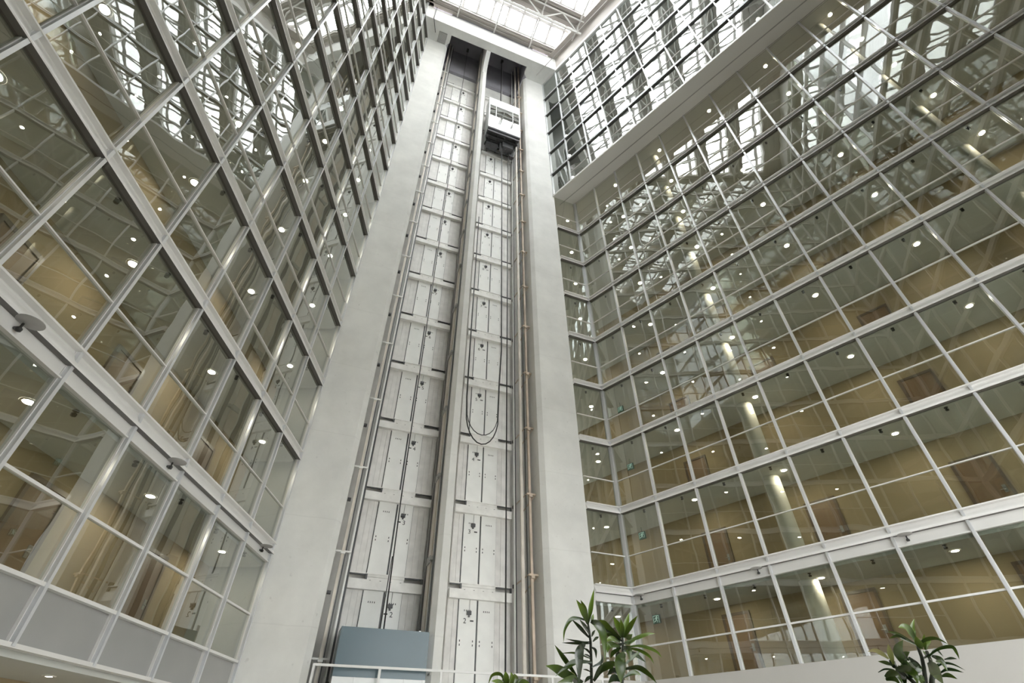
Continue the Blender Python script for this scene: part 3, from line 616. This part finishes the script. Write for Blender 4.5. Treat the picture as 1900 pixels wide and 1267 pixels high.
# trusses parallel to the tower wall
for i in range(4):
    n = -5.35 - 4.05 * i; a, b = ru0(n) + 0.1, ru1(n) - 0.1
    t = tag(empty('roof_truss', FT, (0, n, 0)), 'white steel roof truss, %s from the lift tower' % ['nearest', 'second', 'third', 'fourth'][i], 'roof truss', 'trusses under the skylight')
    MB().bar((a, 0, 58.75), (b, 0, 58.75), 0.20).build('bottom_chord', M['truss'], t)
    MB().bar((a, -0.9, 59.55), (b, -0.9, 59.55), 0.12).build('top_chord', M['truss'], t)
    k = 0; u = 2.43 - 4.07 * 3
    while u < b:
        for x0, x1 in ((u, u + 2.03), (u + 4.07, u + 2.03)):
            if x0 > a and x0 < b and x1 > a and x1 < b: MB().bar((x0, 0, 58.78), (x1, -0.9, 59.5), 0.10).build('web_brace', M['truss'], t)
        if a < u < b:
            MB().bar((u, 0.0, 58.75), (u, -0.3, 59.55), 0.12).build('web_post', M['truss'], t)
        u += 4.07
# thin pipes along the top of the right wall and beside the tower
tag(MB().tube([(0.25, -1.3, 56.2), (13.0, -1.3, 56.2)], 0.035, 8).build('drain_pipe', M['truss'], fr=FB), 'thin pale pipe running along the top of the upper right glass wall', 'pipe')
tag(MB().tube([FT @ Vector((0.25, -2.0, 59.6)), FT @ Vector((0.25, -2.0, 56.3)), FT @ Vector((0.7, -0.8, 56.3))], 0.03, 8).build('drain_pipe', M['dkgrey']), 'thin dark cable dropping past the left end of the tower head beam', 'pipe')

# ================================================================== CORRIDOR FITTINGS
dl = MB().lathe([(0.0, -0.012), (0.105, -0.012)], 18, 1).lathe([(0.105, -0.012), (0.15, -0.016), (0.155, 0.0)], 18, 0).mesh('downlight', [M['white'], M['lamp']])
for p in dl.polygons: pass
dls = MB().lathe([(0.0, -0.012), (0.06, -0.012)], 14, 1).lathe([(0.06, -0.012), (0.12, -0.016), (0.125, 0.0)], 14, 0).mesh('downlight', [M['white'], M['lampw']])
def zceilL(k): return 5.28 if k == 0 else zLb(k)
def zceilR(k): return 5.10 if k == 0 else (zRb(k) if k < 8 else 34.9)
def which(j): return ['first', 'second', 'third', 'fourth', 'fifth', 'sixth', 'seventh'][j]
for k in range(0, 16):
    for j in range(4):
        o = put('downlight', dl, fr=FL, loc=(-(1.52 + 4.33 * j), 0.85, zceilL(k) - 0.001))
        tag(o, 'glowing downlight behind the left glass, %s floor, %s from the tower' % (ORD[k + 2], which(j)), 'downlight', 'downlights behind the left glass wall')
for k in range(0, 9):
    for j in range(6):
        s = 3.42 + 4.07 * j
        if k in (0,): s -= 0.2
        o = put('downlight', dl, fr=FR, loc=(s, 0.95 if k else 1.15, zceilR(k) - 0.001))
        tag(o, 'glowing downlight behind the right glass, %s floor, %s from the corner post' % (ORD[k + 2], which(j)), 'downlight', 'downlights behind the right glass wall')
    o = put('downlight', dl, fr=FR, loc=(-1.42, 0.75, zceilR(k) - 0.001))
    tag(o, 'glowing downlight behind the narrow return glass on the %s floor' % ORD[k + 2], 'downlight', 'downlights behind the return glass')
for k in range(9, 15):
    for j in range(6):
        o = put('downlight', dl, fr=FB, loc=(1.2 + 4.07 * j, 1.3, zBt(k) - 0.361))
        tag(o, 'glowing downlight behind the upper right glass, %s floor, %s from the tower' % (ORD[k + 2], which(j)), 'downlight', 'downlights behind the upper right glass')
# sprinkler heads: a pod hanging by each mullion bay
sk = MB().lathe([(0.0, -0.12), (0.05, -0.12), (0.055, -0.07), (0.02, -0.06), (0.02, 0.0)], 10).lathe([(0.02, -0.03), (0.06, -0.02), (0.06, 0.0)], 10).mesh('sprinkler_head', [M['black']])
for k in range(0, 7):
    for j in range(10):
        o = put('sprinkler_head', sk, fr=FR, loc=(1.16 + 2.02 * j, 0.27, zceilR(k)))
        tag(o, 'black sprinkler head behind the right glass, %s floor, %s from the corner post' % (ORD[k + 2], ORD[j + 1]), 'sprinkler', 'sprinkler heads behind the right glass')
    tag(put('sprinkler_head', sk, fr=FQ, loc=(1.0, 0.35, zceilR(k))), 'black sprinkler head behind the narrow return glass on the %s floor' % ORD[k + 2], 'sprinkler', 'sprinkler heads behind the right glass')
for k in range(0, 6):
    for j in range(6):
        o = put('sprinkler_head', sk, fr=FL, loc=(-(1.4 + 2.12 * j), 0.16, zceilL(k)))
        tag(o, 'black sprinkler head behind the left glass, %s floor, %s from the tower' % (ORD[k + 2], ORD[j + 1]), 'sprinkler', 'sprinkler heads behind the left glass')
# window sprinklers with a round baffle on the double beam
def baffle(fr, s, z, label):
    o = tag(empty('window_sprinkler', fr, (s, -0.02, z)), label, 'sprinkler', 'window sprinklers on the double beam')
    MB().lathe([(0.0, 0.0), (0.21, 0.0), (0.21, 0.012), (0.0, 0.012)], 20).build('baffle_plate', M['midgrey'], o, loc=(0, -0.20, 0.16))
    MB().lathe([(0.0, -0.08), (0.045, -0.08), (0.05, -0.03), (0.02, 0.0), (0.02, 0.08)], 10).build('sprinkler_nozzle', M['black'], o, loc=(0, -0.10, 0.06))
    MB().tube([(0, 0.0, 0.04), (0, -0.10, 0.04)], 0.03, 8).build('feed_pipe', M['dkgrey'], o)
for s, l in ((-12.0, 'farthest from the tower'), (-7.0, 'in the middle'), (-0.87, 'next to the tower')): baffle(FL, s, 5.50, 'black sprinkler under a round grey plate, left double beam, ' + l)
for s, l in ((0.5, 'beside the corner post'), (5.65, 'in the middle'), (10.5, 'farthest from the tower')): baffle(FR, s, 5.33, 'black sprinkler under a round grey plate, right double beam, ' + l)
# round columns, one per floor
for k in range(-1, 8):
    z0 = 2.45 if k < 0 else zRt(k) - 0.03; z1 = zceilR(k + 1)
    cm = MB().lathe([(0.335, z0), (0.335, z1)], 28).mesh('round_column', [M['column']])
    for s, nm in ((6.80, 'nearer the tower'), (18.9, 'farther right')):
        tag(put('round_column', cm, fr=FR, loc=(s, 1.25, 0)), 'round cream column behind the right glass on the %s floor, %s' % (ORD[k + 3], nm), 'column', 'round columns behind the right glass')
# corridor doors
def corridor_door(fr, s, y, z, w_, h_):
    o = struct(MB().box(-w_ / 2 - 0.1, -w_ / 2, -0.05, 0.06, 0, h_ + 0.1).box(w_ / 2, w_ / 2 + 0.1, -0.05, 0.06, 0, h_ + 0.1).box(-w_ / 2, w_ / 2, -0.05, 0.06, h_, h_ + 0.1).build(seq('door'), M['frame'], fr=fr, loc=(s, y, z)))
    MB().box(-w_ / 2, w_ / 2, -0.02, 0.04, 0, h_).build('door_leaf', M['door'], o)
    MB().box(w_ / 2 - 0.16, w_ / 2 - 0.06, -0.04, -0.02, 0.95, 1.2).tube([(w_ / 2 - 0.11, -0.04, 1.05), (w_ / 2 - 0.11, -0.09, 1.05), (w_ / 2 - 0.24, -0.09, 1.05)], 0.014, 6).build('door_handle', M['steel'], o)
for k in range(-1, 7):
    z = 2.45 if k < 0 else zRt(k) - 0.02
    for s in (3.2, 13.0): corridor_door(FR, s, 2.53, z, 1.0, 2.25)
    if k in (-1, 0, 2): corridor_door(FR, 7.9, 2.53, z, 1.0, 2.25)
for k in range(-1, 5):
    z = 2.41 if k < 0 else zLt(k) - 0.02
    for s in (3.0, 7.55, 11.6): corridor_door(FL, -s, 1.93, z, 1.0, 2.3)
# exit signs
mb = MB().box(-0.16, 0.02, -0.03, -0.026, 0, 0)
def exit_sign(k):
    o = tag(empty('exit_sign', FR, (0.12, 1.45, 4.86 + 3.62 * (k + 1))), 'green lit running figure exit sign hanging behind the right glass, %s floor' % ORD[k + 3], 'exit sign', 'exit signs by the corner post')
    sb = MB().box(-0.19, 0.19, -0.03, 0.03, -0.17, 0.17).bar((0, 0, 0.17), (0, 0, 0.45 if k else 0.40), 0.02).build('sign_box', M['exitg'], o)
    f = MB()
    f.tube([(0.03, -0.034, 0.10), (0.03, -0.031, 0.10)], 0.028, 10)
    def limb(a, b, t=0.02): f.box(min(a[0], b[0]) - t / 2, max(a[0], b[0]) + t / 2, -0.035, -0.031, min(a[1], b[1]), max(a[1], b[1]))
    def lim(a, b, t=0.024):
        d = Vector((b[0] - a[0], 0, b[1] - a[1])).normalized(); nn = Vector((-d.z, 0, d.x)) * t / 2
        A = Vector((a[0], -0.034, a[1])); B = Vector((b[0], -0.034, b[1])); f.poly([A + nn, B + nn, B - nn, A - nn][::-1])
    lim((0.02, 0.07), (-0.01, -0.02), 0.05); lim((-0.01, -0.02), (0.05, -0.06)); lim((0.05, -0.06), (0.03, -0.13)); lim((-0.01, -0.02), (-0.05, -0.08)); lim((-0.05, -0.08), (-0.12, -0.08))
    lim((0.02, 0.06), (0.08, 0.02)); lim((0.02, 0.06), (-0.06, 0.05)); lim((-0.06, 0.05), (-0.09, 0.0))
    lim((-0.15, -0.14), (-0.15, 0.14), 0.02); lim((0.12, -0.14), (0.12, 0.14), 0.02); lim((-0.15, 0.13), (0.12, 0.13), 0.02)
    f.build('running_figure', M['exitw'], sb)
for k in range(-1, 3): exit_sign(k)
# under the left wall
tag(put('downlight', dls, fr=FW, loc=(-9.07, 12.15, 1.399)), 'small white downlight in the soffit at the bottom left', 'downlight')
tag(put('sprinkler_head', sk, fr=FW, loc=(-9.10, 13.36, 1.40)), 'black sprinkler head in the soffit at the bottom left', 'sprinkler')
v = tag(empty('ceiling_vent', FW, (-8.65, 13.7, 1.40)), 'grey slot vent in the soffit at the bottom left', 'vent')
mb = MB().box(-0.09, 0.09, -0.34, 0.34, -0.015, 0.0); mb.build('vent_frame', M['midgrey'], v)
mb = MB()
for i in range(3): mb.box(-0.06 + i * 0.045, -0.035 + i * 0.045, -0.32, 0.32, -0.022, -0.015)
mb.build('slot', M['dkgrey'], v)

# ================================================================== PLANTS
def leaf(mb, tones, pts, wid, fold=0.25, tone=(0.2, 0.6)):
    # Catmull-Rom through the points, strap blade with a folded midrib
    P = [Vector(p) for p in pts]; ext = [P[0] * 2 - P[1]] + P + [P[-1] * 2 - P[-2]]; cur = []; ns = 8
    for i in range(1, len(ext) - 2):
        for t in range(ns):
            t /= ns; a, b, c, d = ext[i - 1], ext[i], ext[i + 1], ext[i + 2]
            cur.append(0.5 * ((2 * b) + (c - a) * t + (2 * a - 5 * b + 4 * c - d) * t * t + (3 * b - a - 3 * c + d) * t ** 3))
    cur.append(P[-1]); n = len(cur); base = len(mb.v)
    tw = random.uniform(-0.5, 0.5)
    for k, p in enumerate(cur):
        t = (cur[min(k + 1, n - 1)] - cur[max(k - 1, 0)]).normalized(); view = (-p).normalized()
        side = t.cross(view); side = side.normalized() if side.length > 1e-4 else t.orthogonal()
        side = (Matrix.Rotation(tw, 3, t) @ side); up = side.cross(t).normalized()
        if up.z < 0 and abs(up.z) > 0.2: pass
        s = k / (n - 1); ww = wid * 0.95 * (0.35 + 1.6 * s if s < 0.40 else 1.0) * (1.0 if s < 0.5 else max(0.02, 1 - ((s - 0.5) / 0.5) ** 1.5))
        f = up * (fold * ww * 0.5)
        for q in (-0.5, 0.0, 0.5): mb.v.append(tuple(p + side * (ww * q) + (f if q else -f * 0.3)))
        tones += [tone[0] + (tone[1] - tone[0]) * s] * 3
    for k in range(n - 1):
        for q in (0, 1): mb.f.append((base + k * 3 + q, base + k * 3 + q + 1, base + (k + 1) * 3 + q + 1, base + (k + 1) * 3 + q)); mb.m.append(0); mb.sm.append(True)
def plant(label, dist, stems, leaves, pale, pot_label, group=None, potpos=None):
    root_px = stems[0][0]
    c = pix(*root_px, dist); base = Vector((c.x, c.y, GROUND))
    P = tag(empty('dracaena_plant', FW, tuple(base)), label, 'potted plant', group)
    inv = Matrix.Translation(-base)
    for st in stems:
        pts = [pix(x, y, dist + 0.02 * i) for i, (x, y) in enumerate(st)]
        low = Vector((base.x + (pts[0].x - base.x) * 0.6 + random.uniform(-.08, .08), base.y + random.uniform(-.08, .08), GROUND + 0.62)); pts = [low, low.lerp(pts[0], 0.5) + Vector((0.03, 0, 0))] + pts
        o = MB().tube([inv @ p for p in pts], 0.02, 8, radii=[0.016] * 2 + [0.013 - 0.006 * i / len(st) for i in range(len(st))]).build('stem', M['stem'], P)
    for nm, ls, mat in (('foliage', leaves, 'leaf'), ('pale_foliage', pale, 'pale')):
        if not ls: continue
        mb = MB(); tones = []
        for lf in ls:
            pts, wpx = lf[0], lf[1]; dz = lf[2] if len(lf) > 2 else random.uniform(-0.14, 0.14); tone = lf[3] if len(lf) > 3 else (0.05, random.uniform(0.25, 0.6))
            n = len(pts) - 1
            pp = [pix(x, y, dist + dz * (i / n)) for i, (x, y) in enumerate(pts)]
            leaf(mb, tones, pp, wpx / F_PX * pp[0].length * 1.12, 0.25, tone)
        me = mb.mesh(nm, [M[mat]]); at = me.attributes.new('tone', 'FLOAT', 'POINT'); at.data.foreach_set('value', tones)
        o = put(nm, me, P); me.transform(inv)
        if nm == 'pale_foliage': o['label'] = 'yellowing cream leaves'
    pt = MB().lathe([(0.0, 0.0), (0.24, 0.0), (0.30, 0.60), (0.32, 0.66), (0.28, 0.66), (0.27, 0.60), (0.0, 0.60)], 24).build('planter', M['pot'], P)
    MB().lathe([(0.0, 0.61), (0.265, 0.605)], 24).build('soil', M['soil'], pt)
    return P
def cv(ls, ox, oy, s): return [([(ox + x / s, oy + y / s) for x, y in l[0]], l[1] / s) + tuple(l[2:]) for l in ls]
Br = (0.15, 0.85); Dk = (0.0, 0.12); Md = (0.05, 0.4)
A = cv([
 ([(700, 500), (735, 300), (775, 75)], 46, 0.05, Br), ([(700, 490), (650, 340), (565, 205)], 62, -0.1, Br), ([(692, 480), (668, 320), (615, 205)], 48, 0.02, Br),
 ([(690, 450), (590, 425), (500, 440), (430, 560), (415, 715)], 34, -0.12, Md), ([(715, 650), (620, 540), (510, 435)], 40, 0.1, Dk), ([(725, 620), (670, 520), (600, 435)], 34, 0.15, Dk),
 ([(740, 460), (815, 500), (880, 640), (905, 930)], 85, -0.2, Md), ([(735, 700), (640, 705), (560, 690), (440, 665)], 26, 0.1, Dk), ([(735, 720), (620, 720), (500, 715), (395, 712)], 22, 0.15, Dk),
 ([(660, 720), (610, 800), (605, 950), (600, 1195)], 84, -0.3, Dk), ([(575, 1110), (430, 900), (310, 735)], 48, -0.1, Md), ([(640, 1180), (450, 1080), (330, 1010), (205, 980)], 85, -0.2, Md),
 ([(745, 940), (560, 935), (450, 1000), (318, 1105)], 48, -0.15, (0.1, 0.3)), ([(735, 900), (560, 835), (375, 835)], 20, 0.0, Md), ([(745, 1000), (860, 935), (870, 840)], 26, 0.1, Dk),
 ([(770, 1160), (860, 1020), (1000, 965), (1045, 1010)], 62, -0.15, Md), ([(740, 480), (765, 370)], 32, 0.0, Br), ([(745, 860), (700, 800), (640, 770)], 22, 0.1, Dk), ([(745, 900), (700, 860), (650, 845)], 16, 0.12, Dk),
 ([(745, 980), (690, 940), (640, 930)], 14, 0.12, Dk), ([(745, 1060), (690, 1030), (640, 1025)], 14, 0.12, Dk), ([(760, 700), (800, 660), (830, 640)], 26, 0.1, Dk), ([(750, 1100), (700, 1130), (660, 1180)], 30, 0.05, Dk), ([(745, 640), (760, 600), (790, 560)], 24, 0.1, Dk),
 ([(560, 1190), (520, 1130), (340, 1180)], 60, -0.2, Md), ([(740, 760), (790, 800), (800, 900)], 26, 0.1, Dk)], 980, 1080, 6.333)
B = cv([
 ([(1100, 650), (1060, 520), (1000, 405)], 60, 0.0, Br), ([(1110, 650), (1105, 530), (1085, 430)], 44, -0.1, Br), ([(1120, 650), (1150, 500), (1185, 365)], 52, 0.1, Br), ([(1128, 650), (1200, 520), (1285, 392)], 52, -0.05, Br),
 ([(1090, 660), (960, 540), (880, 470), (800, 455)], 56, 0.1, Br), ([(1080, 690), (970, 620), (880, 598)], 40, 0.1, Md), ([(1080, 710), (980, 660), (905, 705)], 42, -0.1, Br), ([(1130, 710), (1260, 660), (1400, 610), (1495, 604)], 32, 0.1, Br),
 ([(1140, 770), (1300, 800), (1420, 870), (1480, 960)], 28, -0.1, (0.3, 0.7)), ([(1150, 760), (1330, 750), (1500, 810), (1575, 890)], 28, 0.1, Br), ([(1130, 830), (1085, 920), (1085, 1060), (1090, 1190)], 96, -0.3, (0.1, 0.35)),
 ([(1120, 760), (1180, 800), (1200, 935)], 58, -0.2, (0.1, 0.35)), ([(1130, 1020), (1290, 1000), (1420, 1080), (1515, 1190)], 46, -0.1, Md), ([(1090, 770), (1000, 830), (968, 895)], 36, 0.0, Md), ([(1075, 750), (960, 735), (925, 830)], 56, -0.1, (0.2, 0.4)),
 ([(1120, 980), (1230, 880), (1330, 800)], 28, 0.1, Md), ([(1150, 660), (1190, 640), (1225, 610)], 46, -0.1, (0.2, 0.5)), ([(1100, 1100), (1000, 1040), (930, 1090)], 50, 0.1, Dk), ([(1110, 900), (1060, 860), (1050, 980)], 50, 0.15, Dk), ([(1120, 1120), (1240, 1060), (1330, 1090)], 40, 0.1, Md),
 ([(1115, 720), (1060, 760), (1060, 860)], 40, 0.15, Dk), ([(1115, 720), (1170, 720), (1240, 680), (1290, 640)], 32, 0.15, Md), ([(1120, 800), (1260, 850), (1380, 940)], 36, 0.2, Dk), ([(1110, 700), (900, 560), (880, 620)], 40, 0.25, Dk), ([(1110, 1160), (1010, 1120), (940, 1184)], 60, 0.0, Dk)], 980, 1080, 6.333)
sA = [(980 + x / 6.333, 1080 + y / 6.333) for x, y in ((760, 1240), (745, 1184), (740, 900), (733, 700), (715, 560), (700, 470))]
sB = [(980 + x / 6.333, 1080 + y / 6.333) for x, y in ((1100, 1240), (1110, 1100), (1115, 900), (1112, 740), (1110, 640))]
plant('tall glossy dracaena in front of the right tower pier, leaf tips above the rest', 4.5, [sA, sB], A + B, cv([([(580, 1190), (520, 1100), (440, 1035)], 50, -0.05, (0.0, 0.3))], 980, 1080, 6.333), '')
Cc = cv([([(280, 560), (240, 440), (160, 440), (120, 530)], 22, 0.1, Br), ([(290, 560), (280, 460), (275, 405)], 40, 0.0, Br), ([(320, 560), (330, 470), (322, 412)], 40, -0.1, Br), ([(350, 560), (365, 480), (350, 425)], 40, 0.1, Br), ([(370, 560), (430, 495), (500, 520)], 30, 0.0, Br), ([(300, 560), (220, 500), (150, 490)], 30, -0.1, Br), ([(330, 560), (400, 500), (450, 490)], 34, 0.1, Md), ([(330, 560), (300, 500), (240, 480)], 34, 0.1, Md)], 880, 1160, 4.75)
plant('small bright green plant poking up at the bottom middle before the guard rail', 4.6, [[(880 + 320 / 4.75, 1160 + 640 / 4.75), (880 + 322 / 4.75, 1160 + 560 / 4.75)]], Cc, [], '')
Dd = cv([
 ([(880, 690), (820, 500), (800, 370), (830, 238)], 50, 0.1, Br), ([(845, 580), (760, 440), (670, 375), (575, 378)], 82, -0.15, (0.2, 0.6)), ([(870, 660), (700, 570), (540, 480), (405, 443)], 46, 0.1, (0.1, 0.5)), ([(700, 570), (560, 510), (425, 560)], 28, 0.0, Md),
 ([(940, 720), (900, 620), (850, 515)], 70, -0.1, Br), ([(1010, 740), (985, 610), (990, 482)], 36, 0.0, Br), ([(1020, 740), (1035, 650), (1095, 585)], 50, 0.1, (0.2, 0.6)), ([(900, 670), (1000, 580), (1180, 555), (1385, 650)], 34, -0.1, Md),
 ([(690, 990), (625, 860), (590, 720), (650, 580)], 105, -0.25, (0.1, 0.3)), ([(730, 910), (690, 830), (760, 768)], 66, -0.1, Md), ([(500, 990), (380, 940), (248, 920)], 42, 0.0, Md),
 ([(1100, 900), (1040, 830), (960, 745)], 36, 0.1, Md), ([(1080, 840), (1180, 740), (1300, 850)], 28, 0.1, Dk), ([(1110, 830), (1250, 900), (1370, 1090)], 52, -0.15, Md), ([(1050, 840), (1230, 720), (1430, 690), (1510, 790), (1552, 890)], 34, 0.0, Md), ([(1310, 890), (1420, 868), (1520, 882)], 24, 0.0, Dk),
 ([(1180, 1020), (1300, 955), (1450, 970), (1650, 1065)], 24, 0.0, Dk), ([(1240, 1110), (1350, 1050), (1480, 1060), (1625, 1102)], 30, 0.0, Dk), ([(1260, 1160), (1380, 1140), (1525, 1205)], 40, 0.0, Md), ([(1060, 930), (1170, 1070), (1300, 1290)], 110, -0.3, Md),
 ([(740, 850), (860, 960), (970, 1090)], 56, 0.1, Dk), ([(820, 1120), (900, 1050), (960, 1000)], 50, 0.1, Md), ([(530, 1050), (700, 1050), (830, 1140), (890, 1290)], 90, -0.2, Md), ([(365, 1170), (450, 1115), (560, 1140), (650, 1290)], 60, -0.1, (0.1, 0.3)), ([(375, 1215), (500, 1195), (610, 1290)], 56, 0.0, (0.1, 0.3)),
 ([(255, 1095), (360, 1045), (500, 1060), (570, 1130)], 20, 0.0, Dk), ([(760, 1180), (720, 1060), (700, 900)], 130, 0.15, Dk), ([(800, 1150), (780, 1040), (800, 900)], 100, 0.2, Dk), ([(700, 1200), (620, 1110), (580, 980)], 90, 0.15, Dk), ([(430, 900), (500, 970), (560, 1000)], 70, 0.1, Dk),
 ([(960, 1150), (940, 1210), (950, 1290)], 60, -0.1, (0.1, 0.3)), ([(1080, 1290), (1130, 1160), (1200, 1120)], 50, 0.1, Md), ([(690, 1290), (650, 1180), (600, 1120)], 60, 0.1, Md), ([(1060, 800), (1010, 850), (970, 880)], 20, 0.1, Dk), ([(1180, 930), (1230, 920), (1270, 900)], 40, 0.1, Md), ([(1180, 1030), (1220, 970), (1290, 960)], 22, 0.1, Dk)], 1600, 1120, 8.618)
sD = [(1600 + x / 8.618, 1120 + y / 8.618) for x, y in ((1010, 1330), (1005, 1200), (985, 1020), (950, 850), (890, 690), (850, 600))]
sD2 = [(1600 + x / 8.618, 1120 + y / 8.618) for x, y in ((900, 1330), (760, 1200), (620, 1100), (500, 980))]
sD3 = [(1600 + x / 8.618, 1120 + y / 8.618) for x, y in ((1120, 1330), (1120, 1100), (1090, 900), (1030, 760))]
plant('leafy dracaena at the bottom right before the pale wall', 4.3, [sD, sD2, sD3], Dd, cv([([(500, 970), (450, 800), (412, 640)], 56, 0.0, (0.0, 0.5)), ([(420, 880), (330, 810), (200, 745), (85, 765)], 46, 0.0, (0.3, 0.9))], 1600, 1120, 8.618), '')
